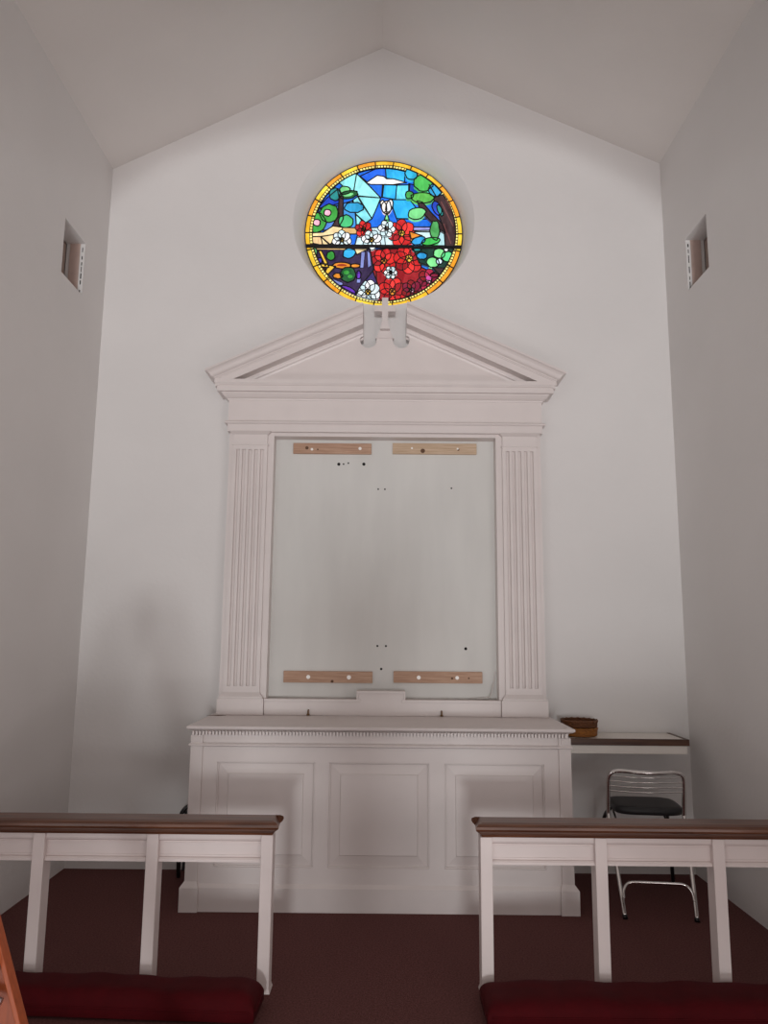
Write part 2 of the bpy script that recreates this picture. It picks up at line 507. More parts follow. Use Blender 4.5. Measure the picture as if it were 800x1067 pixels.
petals(590, 644, 46, 7, CR, 0.3, PK, shades=[CR, DR, (160, 24, 60)])
petals(440, 690, 56, 8, RD, 0.4, OR, shades=REDS)
petals(520, 684, 40, 7, CR, 0.1, PK, shades=[CR, DR])
petals(318, 440, 34, 6, RD, 0.3, YE, shades=REDS)
WHS = [WH, (214, 230, 236), PW]
petals(228, 484, 38, 7, WH, 0.2, YE, shades=WHS)
petals(352, 484, 40, 7, WH, 0.6, YE, shades=WHS)
petals(414, 438, 34, 6, WH, 0.1, PE, shades=WHS)
petals(340, 694, 48, 8, WH, 0.3, YE, shades=WHS)
petals(432, 616, 26, 6, WH, 0.0, YE, shades=WHS)
g.poly([(404, 404), (414, 372), (424, 404)], PG); g.ell(412, 352, 20, 28, PE); g.ell(424, 346, 14, 26, WH, 0.3); g.ell(400, 348, 12, 26, (246, 228, 220), -0.3)
g.poly([(340, 738), (480, 736), (470, 760), (340, 760)], PW)
def streak(pts, rgb, w):
    P = [C8(*p) for p in pts]
    for a, b in zip(P, P[1:]):
        a, b = Vector(a), Vector(b); d = (b - a).normalized(); o = Vector((-d.y, d.x)) * w
        g.pane([a + o, a - o, b - o, b + o], rgb, lead=0)
# lower left undergrowth
g.poly([(60, 520), (345, 520), (362, 606), (308, 672), (288, 706), (300, 760), (60, 760)], DP)
g.poly([(90, 520), (340, 520), (338, 527), (90, 527)], TD, lead=0.003)
g.ell(116, 540, 11, 22, PG); g.ell(260, 541, 27, 20, (44, 160, 214), -0.2); g.ell(184, 551, 18, 18, GN)
g.poly([(280, 522), (342, 522), (292, 546)], TN)
g.poly([(132, 530), (146, 532), (172, 582), (162, 592)], YE); g.poly([(128, 586), (170, 584), (178, 598), (135, 596)], YE); g.poly([(178, 590), (206, 594), (160, 640), (150, 634)], YE)
g.ell(230, 590, 38, 13, OR); g.ell(230, 589, 20, 5, (150, 50, 24), lead=0); g.ell(286, 591, 20, 8, OR); g.ell(215, 632, 20, 11, OR); g.ell(150, 612, 14, 14, (180, 84, 40))
g.ell(256, 626, 32, 30, DG); g.ell(250, 618, 12, 8, GN, lead=0); g.ell(266, 634, 10, 7, GN, lead=0); g.ell(138, 572, 12, 12, (70, 60, 160))
for p in ([(310, 535), (326, 535), (320, 600), (306, 600)], [(334, 530), (346, 540), (352, 590), (338, 600)], [(180, 640), (236, 660), (230, 690), (190, 676)], [(296, 620), (312, 620), (308, 660), (292, 660)]):
    g.poly(p, SL, lead=0.004)
g.ell(248, 694, 44, 22, PU, 0.25); g.ell(300, 628, 10, 16, PU); g.ell(246, 690, 20, 6, (150, 96, 220), 0.25, lead=0)
# lower right flowers and dark ground
g.poly([(524, 520), (740, 520), (700, 620), (640, 640), (604, 596), (548, 576)], (20, 54, 46))
g.poly([(604, 596), (700, 600), (650, 700), (540, 760), (500, 745), (560, 690), (606, 690), (642, 632)], BR)
g.ell(560, 550, 22, 14, (44, 150, 210)); g.ell(540, 526, 18, 6, TG)
g.ell(632, 540, 24, 20, PG); g.ell(668, 552, 26, 22, (90, 206, 130)); g.ell(606, 576, 26, 20, PG); g.ell(660, 526, 10, 8, WH); g.ell(632, 572, 13, 12, (190, 214, 236))
g.ell(612, 628, 18, 8, CR); g.ell(588, 636, 10, 6, (190, 70, 150), lead=0); g.ell(574, 716, 10, 8, YE); g.ell(530, 712, 6, 10, WH, lead=0)
# right tree
g.poly([(608, 312), (662, 296), (720, 350), (725, 450), (700, 512), (656, 510), (652, 440), (622, 366)], BR)
g.poly([(540, 326), (562, 332), (600, 376), (648, 424), (656, 456), (628, 438), (580, 392), (552, 360)], BR)
g.ell(516, 214, 26, 26, (36, 160, 196)); g.ell(566, 252, 40, 36, (70, 176, 80)); g.ell(616, 282, 28, 26, (44, 150, 200)); g.ell(562, 314, 48, 22, (84, 170, 70))
g.ell(508, 303, 18, 16, (60, 150, 70)); g.ell(538, 379, 38, 24, PG, -0.2); g.ell(622, 356, 18, 30, (36, 70, 190), -0.4); g.ell(636, 366, 10, 24, TG, -0.4)
g.ell(614, 448, 20, 40, (70, 150, 80)); g.ell(596, 492, 38, 15, (64, 190, 84), -0.15); g.ell(546, 490, 28, 16, (44, 150, 210), -0.3)
g.poly([(508, 452), (562, 470), (516, 484)], OR)
g.line([(590, 260), (620, 310)], 0.008)
for a in ([(640, 330), (690, 430)], [(660, 320), (705, 400)], [(650, 420), (680, 500)]): streak(a, (92, 52, 52), 0.008)
gl = g.g.build('glass', g.mats, win)
g.l.build('lead_came', M['lead'], win)
# border ring: segments, beads and dividers
YS = [glass((236, 176, 34), 1.0), glass((232, 150, 30), 1.0), glass((240, 196, 50), 1.0)]
YB1, YB2 = glass((250, 226, 130), 1.0), glass((110, 76, 20), 1.0)
m = MB(); mats = YS + [YB1, YB2]
def ring(m, r0, r1, a0, a1, mi, n=5, y0=0.012, y1=-0.004):
    for i in range(n):
        b0, b1 = a0 + (a1 - a0) * i / n, a0 + (a1 - a0) * (i + 1) / n
        q = [(r0, b0), (r1, b0), (r1, b1), (r0, b1)]
        p = [(GX + r * GR * math.cos(b), GZ + r * GR * math.sin(b)) for r, b in q]
        f = m.verts([(x, YG - y0, z) for x, z in p]); k = m.verts([(x, YG - y1, z) for x, z in p])
        m.face(f, mi); m.face(k[::-1], mi)
        for j in range(4): m.face([f[(j + 1) % 4], f[j], k[j], k[(j + 1) % 4]], mi)
NS = 26
for k in range(NS):
    ring(m, 0.948, 1.0, 2 * math.pi * k / NS, 2 * math.pi * (k + 1) / NS, random.choice((0, 0, 1, 2)))
for k in range(150):
    a = 2 * math.pi * k / 150; d = 2 * math.pi / 150
    ring(m, 0.914, 0.944, a, a + d * 0.62, 3, 1); ring(m, 0.914, 0.944, a + d * 0.62, a + d, 4, 1)
m.build('glass_border', mats, win, label='yellow beaded glass border')
m = MB()
for k in range(NS):
    a = 2 * math.pi * k / NS
    ring(m, 0.905, 1.004, a - 0.008, a + 0.008, 0, 1, 0.0145, 0.0)
for r in (0.946, 0.911, 1.0):
    ring(m, r - 0.004, r + 0.004, 0, 2 * math.pi, 0, 96, 0.0145, 0.0)
m.build('border_came', M['lead'], win)
m = MB(); zz = GZ - 0.19 * GR
hw = math.sqrt(1 - 0.19 ** 2) * GR
m.box(GX - hw, GX + hw, YG - 0.032, YG - 0.012, zz - 0.011, zz + 0.011)
m.build('saddle_bar', M['lead'], win)

# ------------------------------------------------------------------ altar
AX = 0.036
AF = 4.467
altar = thing('altar', 'long cream altar table with three raised panels and dentil edge, under the pediment', 'altar', (AX, 4.83, 0))
H = 1.054
panels = [(-0.879, -0.331), (-0.251, 0.308), (0.393, 0.952)]
PZ0, PZ1 = 0.226, 0.784
m = MB()
TB = 0.06
# framed front: stiles and rails around three openings, plus sides
xs = [AX - H, panels[0][0], panels[0][1], panels[1][0], panels[1][1], panels[2][0], panels[2][1], AX + H]
for i in range(0, 8, 2): m.box(xs[i], xs[i + 1], AF, AF + TB, 0.02, 0.93)
for a, b in panels:
    m.box(a, b, AF, AF + TB, 0.02, PZ0); m.box(a, b, AF, AF + TB, PZ1, 0.93)
m.box(AX - H, AX - H + 0.03, AF + TB, YW - 0.003, 0.02, 0.93); m.box(AX + H - 0.03, AX + H, AF + TB, YW - 0.003, 0.02, 0.93)
m.build('body', M['altar'], altar)
for a, b in panels:
    m = MB()
    y_g, y_f = AF + 0.016, AF + 0.003
    m.box(a, b, y_g, AF + 0.05, PZ0, PZ1)
    g0, g1 = 0.012, 0.062
    q0 = [(a + g0, PZ0 + g0), (b - g0, PZ0 + g0), (b - g0, PZ1 - g0), (a + g0, PZ1 - g0)]
    q1 = [(a + g1, PZ0 + g1), (b - g1, PZ0 + g1), (b - g1, PZ1 - g1), (a + g1, PZ1 - g1)]
    q2 = [(a + g1 + .004, PZ0 + g1 + .004), (b - g1 - .004, PZ0 + g1 + .004), (b - g1 - .004, PZ1 - g1 - .004), (a + g1 + .004, PZ1 - g1 - .004)]
    m.sweep([[(x, y_g - 0.001, z) for x, z in q0], [(x, y_f + 0.005, z) for x, z in q1], [(x, y_f, z) for x, z in q2]])
    pan = m.build('raised_panel', M['altar'], altar)
    m = MB()   # bead that frames the panel
    for (x0, x1, z0, z1) in ((a, b, PZ0, PZ0 + 0.008), (a, b, PZ1 - 0.008, PZ1), (a, a + 0.008, PZ0 + 0.008, PZ1 - 0.008), (b - 0.008, b, PZ0 + 0.008, PZ1 - 0.008)):
        m.box(x0, x1, AF + 0.004, AF + 0.017, z0, z1, 0.0025)
    m.build('panel_bead', M['altar'], pan)
# corner strips with square blocks
for sx in (-1, 1):
    e = AX + sx * H
    xa, xb = sorted((e + sx * 0.012, e - sx * 0.056))
    m = MB(); m.box(xa, xb, AF - 0.014, AF + 0.05, 0.135, 0.872, 0.002)
    m.box(xa, xb, AF - 0.016, AF + 0.05, 0.885, 0.928, 0.002)
    m.box(xa + 0.012, xb - 0.012, AF - 0.02, AF - 0.015, 0.893, 0.92, 0.002)
    m.build('corner_strip', M['altar'], altar)
# base board with corner plinths
m = MB()
m.prism_x([(AF - 0.018, 0.0), (AF - 0.018, 0.122), (AF - 0.001, 0.14), (AF + 0.05, 0.14), (AF + 0.05, 0.0)], AX - H + 0.05, AX + H - 0.05)
m.build('base_board', M['altar'], altar)
for sx in (-1, 1):
    e = AX + sx * H
    xa, xb = sorted((e + sx * 0.034, e - sx * 0.068))
    xa2, xb2 = sorted((e + sx * 0.012, e - sx * 0.056))
    m = MB(); m.box(xa, xb, AF - 0.034, YW - 0.003 if True else 0, 0.0, 0.125)
    m.frustum((xa, xb, AF - 0.034, YW - 0.003, 0.125), (xa2, xb2, AF - 0.014, YW - 0.003, 0.155))
    m.build('plinth', M['altar'], altar, bevel=0.002)
# moulding under the frieze
def ring_sweep(m, prof, hw, yf, cx):
    """profile (d, z) carried along wall - left - front - right - wall with mitred corners"""
    st = []
    for f in ('wl', 'fl', 'fr', 'wr'):
        row = []
        for d, z in prof:
            x = cx + (-(hw + d) if f[1] == 'l' else (hw + d))
            row.append((x, (YW - 0.003) if f[0] == 'w' else yf - d, z))
        st.append(row)
    m.sweep(st)
m = MB(); ring_sweep(m, [(0, .866), (.018, .872), (.018, .878), (.008, .886), (0, .886)], H + 0.004, AF - 0.006, AX)
m.build('frieze_moulding', M['altar'], altar)
# dentil course
m = MB()
m.box(AX - H - 0.002, AX + H + 0.002, AF - 0.001, AF + 0.05, 0.928, 0.952)
x = AX - H - 0.002
while x < AX + H - 0.01:
    m.box(x, x + 0.0105, AF - 0.030, AF - 0.001, 0.930, 0.951)
    x += 0.0188
m.build('dentil_course', M['altar'], altar)
m = MB(); ring_sweep(m, [(-0.3, .951), (0.004, .951), (.012, .955), (.022, .957), (.033, .964), (.035, .975), (.033, .978), (-0.3, .978)], H, AF, AX)
m.box(AX - H + 0.29, AX + H - 0.29, AF + 0.29, YW - 0.003, 0.9515, 0.9779)
m.build('altar_top', M['altar'], altar)
m = MB()
pts = [(-1.01 + 0.055 * math.cos(a) * (1 + 0.25 * math.sin(3 * a)), 5.0 + 0.02 * math.sin(a) * (1 + 0.2 * math.cos(5 * a))) for a in [2 * math.pi * k / 24 for k in range(24)]]
va = m.verts([(x, y, 0.9786) for x, y in pts]); vb = m.verts([(x, y, 0.9778) for x, y in pts]); m.face(va); m.face(vb[::-1])
for k in range(24): m.face([va[k - 1], va[k], vb[k], vb[k - 1]])
m.build('scorch_mark', M['scorch'], altar, label='brown scorch mark on the altar top')

# ------------------------------------------------------------------ altarpiece
PX = 0.043
PF = 5.06
ZA = 0.978
ap = thing('altarpiece', 'cream wooden altarpiece with fluted pilasters, broken pediment and small cross, fixed to the wall', 'altarpiece', (PX, 5.13, ZA))
YK = YW - 0.003
OW, OZ0, OZ1 = 0.753, 1.06, 2.822
# flat casing round the opening
m = MB()
for sx in (-1, 1):
    xa, xb = sorted((PX + sx * OW, PX + sx * 1.057))
    m.box(xa, xb, PF + 0.022, YK, ZA + 0.002, 2.845)
m.box(PX - OW, PX + OW, PF + 0.022, YK, OZ1, 2.845)
m.build('casing', M['altar'], ap)
for sx in (-1, 1):
    c = PX + sx * 0.911
    hw = 0.117
    m = MB()
    # fluted shaft: front profile with five grooves
    z0, z1 = 1.158, 2.725
    n_f, pitch, gw = 5, 0.0405, 0.0115
    prof = [(c - hw, PF)]
    for i in range(n_f):
        g0 = c + (i - 2) * pitch
        prof.append((g0 - gw, PF))
        for k in range(1, 6):
            a = math.pi * k / 6
            prof.append((g0 - gw * math.cos(a), PF + 0.019 * math.sin(a) ** 0.6))
        prof.append((g0 + gw, PF))
    prof += [(c + hw, PF), (c + hw, PF + 0.03), (c - hw, PF + 0.03)]
    st = [[(x, y, z) for x, y in prof] for z in (z0, z1)]
    m.sweep(st)
    m.box(c - hw, c + hw, PF, PF + 0.03, 1.118, z0); m.box(c - hw, c + hw, PF, PF + 0.03, z1, 2.757)
    for zz in (z0, z1):                      # round ends of the grooves
        for i in range(n_f):
            g0 = c + (i - 2) * pitch
    m.build('pilaster_shaft', M['altar'], ap)
    m = MB()
    m.box(c - hw - 0.006, c + hw + 0.006, PF - 0.006, PF + 0.03, 2.753, 2.762, 0.002)
    m.box(c - hw + 0.002, c + hw - 0.002, PF - 0.002, PF + 0.03, 2.762, 2.826)
    m.frustum((c - hw, c + hw, PF - 0.003, PF + 0.03, 2.826), (c - hw - 0.022, c + hw + 0.022, PF - 0.026, PF + 0.03, 2.845))
    m.build('pilaster_capital', M['altar'], ap)
    m = MB()
    m.box(c - 0.149, c + 0.149, PF - 0.03, PF + 0.03, ZA + 0.001, 1.083, 0.002)
    m.frustum((c - 0.14, c + 0.14, PF - 0.022, PF + 0.03, 1.083), (c - 0.14, c + 0.14, PF - 0.022, PF + 0.03, 1.094))
    m.frustum((c - 0.136, c + 0.136, PF - 0.018, PF + 0.03, 1.094), (c - hw - 0.002, c + hw + 0.002, PF - 0.002, PF + 0.03, 1.119))
    m.build('pilaster_base', M['altar'], ap)
# entablature
EH = 1.067
m = MB()
m.box(PX - EH, PX + EH, PF - 0.012, YK, 2.845, 2.897)
ring_sweep(m, [(-.05, 2.897), (.014, 2.897), (.022, 2.903), (.022, 2.911), (.01, 2.92), (-.05, 2.92)], EH, PF - 0.004, PX)
m.build('architrave', M['altar'], ap)
m = MB(); m.box(PX - EH, PX + EH, PF, YK, 2.918, 3.08)
m.build('frieze', M['altar'], ap)
m = MB()
ring_sweep(m, [(-.03, 3.066), (.006, 3.066), (.01, 3.076), (.018, 3.08), (.028, 3.088), (.042, 3.104), (.046, 3.112), (.07, 3.112), (.07, 3.15), (.076, 3.152), (.08, 3.158), (.086, 3.166), (.086, 3.19), (-.03, 3.19)], EH, PF, PX)
m.build('horizontal_cornice', M['altar'], ap)
# tympanum with scroll cut-outs and pedestal
SLP = 0.457
RC = 0.036
XI = 0.150   # half opening
def arc(cx, cz, r, a0, a1, n=10):
    return [(cx + r * math.cos(math.radians(a0 + (a1 - a0) * k / n)), cz + r * math.sin(math.radians(a0 + (a1 - a0) * k / n))) for k in range(n + 1)]
half = [(PX - EH + 0.02, 3.18)]
half += [(RC - XI - 0.004, 3.60), (RC - XI - 0.004, 3.56)]
half += arc(RC - 0.114, 3.518, 0.058, 150, 365, 18)
half += [(RC - 0.052, 3.56), (RC - 0.042, 3.58), (RC - 0.03, 3.61), (RC - 0.024, 3.64)]
right = [(2 * RC - x, z) for x, z in half][::-1]
right[-1] = (PX + EH - 0.02, 3.18)
from mathutils.geometry import tessellate_polygon
def flat_solid(m, poly, y0, y1):
    a = m.verts([(x, y0, z) for x, z in poly]); b = m.verts([(x, y1, z) for x, z in poly])
    for t in tessellate_polygon([[Vector((x, z, 0)) for x, z in poly]]):
        m.face([a[i] for i in t]); m.face([b[i] for i in t[::-1]])
    n = len(poly)
    for i in range(n): m.face([a[(i + 1) % n], a[i], b[i], b[(i + 1) % n]])
m = MB(); flat_solid(m, half + right, PF + 0.03, PF + 0.06)
m.build('tympanum', M['altar'], ap)
m = MB(); m.box(RC - 0.064, RC + 0.064, PF + 0.02, PF + 0.06, 3.528, 3.537, 0.002)
m.build('pedestal_ledge', M['altar'], ap)
m = MB()
cy0, cy1 = PF - 0.012, PF + 0.062
sw = 0.0215
flat_solid(m, [(RC - sw - 0.012, 3.585), (RC + sw + 0.012, 3.585), (RC + sw, 3.64), (RC + sw, 3.712), (RC + 0.073, 3.712), (RC + 0.073, 3.756), (RC + sw, 3.756), (RC + sw, 3.813), (RC - sw, 3.813), (RC - sw, 3.756), (RC - 0.073, 3.756), (RC - 0.073, 3.712), (RC - sw, 3.712), (RC - sw, 3.64)], cy0, cy1)
m.build('cross', M['altar'], ap, label='small cream cross in the gap of the pediment')
# raking cornices
rp = [(-.06, 3.13), (-.03, 3.13), (-.026, 3.144), (-.016, 3.151), (-.012, 3.162), (-.012, 3.178), (.080, 3.174), (.080, 3.222), (.084, 3.224), (.084, 3.23), (.09, 3.232), (.09, 3.24),
      (.097, 3.243), (.106, 3.25), (.112, 3.26), (.118, 3.272), (.128, 3.284), (.138, 3.29), (.142, 3.292), (.142, 3.305), (-.06, 3.305)]
for sx in (-1, 1):
    st = []
    for f in ('w', 'f', 'i'):
        row = []
        for d, h in rp:
            dist = -d if f != 'i' else EH - XI + (RC - PX) * sx * -1
            xl = -EH + dist
            x = PX + (xl if sx < 0 else -xl)
            row.append((x, YK if f == 'w' else PF - d, h + SLP * dist))
        st.append(row)
    m = MB(); m.sweep(st)
    # body of the slope between moulding and wall
    e0, e1 = -EH, -XI + (RC - PX) * (-sx)
    def X(v): return PX + (v if sx < 0 else -v)
    q = [(X(e0), 3.115 + 0.0), (X(e1), 3.115 + SLP * (e1 - e0)), (X(e1), 3.304 + SLP * (e1 - e0)), (X(e0), 3.304)]
    m.prism(q, PF + 0.058, YK)
    m.build('raking_cornice', M['altar'], ap)
# gradine board along the bottom of the opening
GF = PF - 0.008
m = MB()
gp = [(PX - 0.783, ZA + 0.001), (PX + 0.783, ZA + 0.001), (PX + 0.783, 1.077), (PX + 0.134, 1.077), (PX + 0.134, 1.13), (PX - 0.155, 1.13), (PX - 0.155, 1.077), (PX - 0.783, 1.077)]
m.box(PX - 0.76, PX + 0.76, GF, YK, ZA + 0.001, 1.077); m.box(PX - 0.155, PX + 0.134, GF, GF + 0.06, 1.077, 1.13)
grad = m.build('gradine_board', M['altar'], ap)
m = MB()
yl0, yl1 = GF - 0.012, GF + 0.0
for (x0, x1, z0, z1) in ((PX - 0.76, PX - 0.143, 1.066, 1.081), (PX + 0.122, PX + 0.76, 1.066, 1.081), (PX - 0.167, PX + 0.146, 1.12, 1.135), (PX - 0.167, PX - 0.155, 1.081, 1.12), (PX + 0.134, PX + 0.146, 1.081, 1.12)):
    m.box(x0, x1, yl0, GF + 0.065 if z0 > 1.1 else yl1, z0, z1, 0.002)
m.build('lip_moulding', M['altar'], grad)
# bare wall panel inside the opening with screw holes
m = MB()
m.box(PX - OW - 0.001, PX - 0.012, YW - 0.010, YK, 1.079, OZ1); m.box(PX - 0.0095, PX + OW + 0.001, YW - 0.010, YK, 1.079, OZ1)
m.box(PX - 0.013, PX - 0.009, YW - 0.0088, YK, 1.079, OZ1)
bp = m.build('backing_panel', M['panel'], ap, label='bare pale grey wall panel inside the frame')
YP = YW - 0.010
for x, z, r in ((-0.274, 2.653, .011), (-0.101, 2.655, .011), (-0.241, 2.654, .006), (-0.208, 2.661, .006), (0.0, 2.48, .006), (0.046, 2.48, .006), (0.503, 2.491, .006), (0.005, 1.418, .007), (0.062, 1.418, .007), (0.032, 1.268, .008), (0.593, 1.405, .010)):
    m = MB(); m.disc_y(x, z, r, YP - 0.0008, YP + 0.002)
    m.build('screw_hole', M['black_hole'], bp)
# small brass hooks at the foot of the gradine
for x in (-0.431, 0.421):
    m = MB()
    m.tube([(x, GF + 0.001, 1.012), (x, GF - 0.012, 1.012), (x, GF - 0.016, 1.004), (x, GF - 0.014, 0.985)], 0.005, 8, smooth_path=1)
    m.box(x - 0.009, x + 0.009, GF - 0.022, GF - 0.002, 0.981, 0.989, 0.002)
    m.build('brass_hook', M['brass'], ap)
# loose white cable in the corner of the opening
m = MB()
m.tube([(0.62, YP - 0.012, 1.085), (0.68, YP - 0.03, 1.087), (0.72, YP - 0.02, 1.092), (0.745, YP - 0.025, 1.09), (0.765, YP - 0.012, 1.13), (0.778, YP - 0.008, 1.2), (0.785, YP - 0.006, 1.26)], 0.0035, 8, smooth_path=2)
m.tube([(0.66, YP - 0.04, 1.085), (0.7, YP - 0.05, 1.088), (0.73, YP - 0.035, 1.086), (0.75, YP - 0.04, 1.1), (0.768, YP - 0.02, 1.18)], 0.003, 8, smooth_path=2)
tag(m.build('loose_cable', M['cable']), 'loose white cable curling in the lower corner of the altarpiece opening', 'cable')

# ------------------------------------------------------------------ battens
def batten(x0, x1, z0, z1, mt, caps, knots, lab):
    t = thing('wooden_batten', lab, 'wooden strip', ((x0 + x1) / 2, YP, z0), 0, 'wooden battens on the bare panel')
    m = MB(); m.box(x0, x1, YP - 0.02, YP - 0.0005, z0, z1, 0.0025)
    m.build('board', mt, t)
    for x, z, r in caps:
        m = MB(); m.disc_y(x, z, r, YP - 0.0235, YP - 0.019)
        m.build('screw_cap', M['cap_white'], t, label='white screw cap')
    for x, z, r in knots:
        m = MB(); m.disc_y(x, z, r, YP - 0.0206, YP - 0.0195, 10)
        m.build('knot', M['knot'], t, label='dark knot in the wood')
batten(-0.590, -0.049, 2.722, 2.797, M['pine'], [(-0.46, 2.752, .009), (-0.128, 2.760, .011)], [(-0.495, 2.762, .012), (-0.42, 2.752, .006)], 'reddish wooden batten at the top of the bare panel, above the two black holes')
batten(0.097, 0.677, 2.726, 2.802, M['pine_pale'], [(0.23, 2.766, .007), (0.545, 2.764, .007)], [(0.305, 2.748, .016), (0.55, 2.758, .008)], 'pale wooden batten with a dark knot at the top of the bare panel')
batten(-0.612, -0.025, 1.176, 1.251, M['pine'], [(-0.448, 1.213, .013), (-0.18, 1.213, .014)], [(-0.29, 1.186, .010)], 'wooden batten with white screw caps low on the panel, away from the loose cable')
batten(0.114, 0.700, 1.180, 1.255, M['pine'], [(0.28, 1.216, .013), (0.533, 1.216, .012)], [(0.50, 1.212, .008), (0.61, 1.214, .006)], 'wooden batten with white screw caps low on the panel, next to the loose cable')

# ------------------------------------------------------------------ communion rails
def rail(name, x_in, x_wall, posts, lab):
    t = thing(name, lab, 'altar rail', ((x_in + x_wall) / 2, 3.54, 0), 0, 'communion rails')
    sg = 1 if x_wall > x_in else -1
    prof = [(3.505, .632), (3.498, .634), (3.496, .642), (3.49, .646), (3.482, .654), (3.474, .66), (3.466, .664), (3.462, .672), (3.464, .682), (3.478, .69), (3.498, .6945), (3.60, .6945), (3.622, .69), (3.634, .682), (3.636, .672), (3.632, .664), (3.618, .656), (3.602, .642), (3.598, .632)]
    m = MB()
    yc = 3.549
    # end of the cap mitred back so that the moulding returns
    st = []
    rows = [(x_wall, [(y, z) for y, z in prof])]
    end = []
    ws = [(.632, .05), (.634, .052), (.646, .06), (.654, .069), (.664, .083), (.672, .087), (.682, .085), (.69, .071), (.6945, .05)]
    for y, z in prof:
        w = ws[-1][1]
        for (za, wa), (zb, wb) in zip(ws, ws[1:]):
            if z <= zb: w = wa + (wb - wa) * max(0, (z - za)) / (zb - za); break
        end.append((x_in + sg * (0.087 - w) * 0.9, y, z))
    m.sweep([[(x_wall, y, z) for y, z in prof], end])
    m.build('rail_cap', M['wood'], t, label='varnished brown wooden cap')
    m = MB()
    x_post = x_in + sg * 0.06
    xa, xb = sorted((x_post, x_wall))
    m.box(xa, xb, 3.528, 3.575, 0.517, 0.634)
    m.prism_x([(3.528, .60), (3.515, .607), (3.512, .615), (3.512, .634), (3.528, .634)], xa, xb)
    m.prism_x([(3.528, .517), (3.514, .517), (3.514, .527), (3.520, .534), (3.528, .536)], xa, xb)
    m.box(xa, xb, 3.524, 3.53, .540, .545); m.box(xa, xb, 3.524, 3.53, .590, .595)
    m.build('apron', M['white'], t)
    for px in posts:
        m = MB(); m.box(px - 0.026, px + 0.026, 3.5, 3.58, 0.0, 0.633, 0.003)
        m.frustum((px - 0.031, px + 0.031, 3.495, 3.585, 0.0), (px - 0.026, px + 0.026, 3.5, 3.58, 0.016))
        m.build('post', M['white'], t)
    return t
rail('communion_rail', -0.395, XL + 0.002, [-0.449, -0.944, -1.436, -1.925], 'white communion rail with brown cap standing behind the cushion beside the orange ladder')
rail('communion_rail.001', 0.450, XR - 0.002, [0.50, 0.995, 1.503, 1.99], 'white communion rail with brown cap standing in front of the chrome chair')

# ------------------------------------------------------------------ kneeling cushions
def cushion(name, cx, cy, L, D, T, rz, lab):
    t = thing(name, lab, 'kneeling cushion', (cx, cy, 0.0), rz, 'kneeling cushions')
    m = MB()
    nx, nd = 60, 22
    def prof(u, v):
        ex = 1 - abs(u) ** 26; ey = 1 - abs(v) ** 5
        return ex, ey
    top = []
    for i in range(nx + 1):
        row = []
        for j in range(nd + 1):
            u = math.sin((i / nx - 0.5) * math.pi); u = (i / nx * 2 - 1)
            uu = (1 - (1 - abs(u)) ** 1.6) * (1 if u >= 0 else -1)
            v = j / nd * 2 - 1
            vv = (1 - (1 - abs(v)) ** 1.5) * (1 if v >= 0 else -1)
            e = max(0.0, (1 - abs(uu) ** 30)) ** 0.5 * max(0.0, (1 - abs(vv) ** 5)) ** 0.5
            sag = 0.004 * math.sin(uu * 9 + v) + 0.003 * math.sin(uu * 23)
            row.append((uu * L / 2, vv * D / 2, T * 0.45 + T * 0.55 * e + sag * e))
        top.append(row)
    tv = [m.verts(r) for r in top]
    bv = [m.verts([(x, y, max(0.001, 0.12 * T - (z - T * 0.45) * 0.15)) for x, y, z in r]) for r in top]
    for i in range(nx):
        for j in range(nd):
            m.face([tv[i][j], tv[i + 1][j], tv[i + 1][j + 1], tv[i][j + 1]], 0, True)
            m.face([bv[i][j], bv[i][j + 1], bv[i + 1][j + 1], bv[i + 1][j]], 0, True)
    for i in range(nx):
        for j in (0, nd): m.face([tv[i][j], tv[i + 1][j], bv[i + 1][j], bv[i][j]], 0, True)
    for j in range(nd):
        for i in (0, nx): m.face([tv[i][j], tv[i][j + 1], bv[i][j + 1], bv[i][j]], 0, True)
    m.build('cushion_cover', M['cushion'], t, world=False)
    m = MB()
    pts = [(-L / 2, -D / 2 + .02), (-L / 2 + .02, -D / 2), (L / 2 - .02, -D / 2), (L / 2, -D / 2 + .02), (L / 2, D / 2 - .02), (L / 2 - .02, D / 2), (-L / 2 + .02, D / 2), (-L / 2, D / 2 - .02)]
    m.tube([(x, y, T * 0.45) for x, y in pts], 0.004, 8, closed=True)
    m.build('piping', M['cushion'], t, world=False)
cushion('kneeling_cushion', -1.165, 3.362, 1.46, 0.20, 0.108, -0.05, 'dark red kneeling cushion on the floor beside the orange ladder')
cushion('kneeling_cushion.001', 1.245, 3.345, 1.57, 0.25, 0.095, 0.0, 'dark red kneeling cushion on the floor in front of the rail before the chrome chair')

# ------------------------------------------------------------------ side table with baskets
tb = thing('side_table', 'white topped wall table with dark wood edge between the altar and the side wall', 'table', (1.52, 5.0, 0.77))
x0, x1, y0 = 1.155, 1.925, 4.86
m = MB(); m.box(x0, x1 - 0.02, y0 + 0.02, YW - 0.004, 0.838, 0.872)
m.build('tabletop', M['laminate'], tb)
m = MB(); m.box(x0, x1, y0, y0 + 0.02, 0.836, 0.875, 0.002); m.box(x1 - 0.02, x1, y0 + 0.02, YW - 0.004, 0.836, 0.875, 0.002)
m.build('edge_band', M['dark_edge'], tb, label='dark wood edge')
m = MB(); m.box(x0, x1 - 0.012, y0 + 0.008, y0 + 0.03, 0.786, 0.836, 0.002); m.box(x1 - 0.034, x1 - 0.012, y0 + 0.03, YW - 0.004, 0.786, 0.836, 0.002)
m.build('apron', M['laminate'], tb)
for bx in (1.22, 1.68):
    m = MB(); m.prism_x([(y0 + 0.12, .836), (YW - 0.004, .836), (YW - 0.004, .765), (YW - 0.02, .765), (y0 + 0.2, .82)], bx - 0.008, bx + 0.008)
    m.build('wall_bracket', M['laminate'], tb)
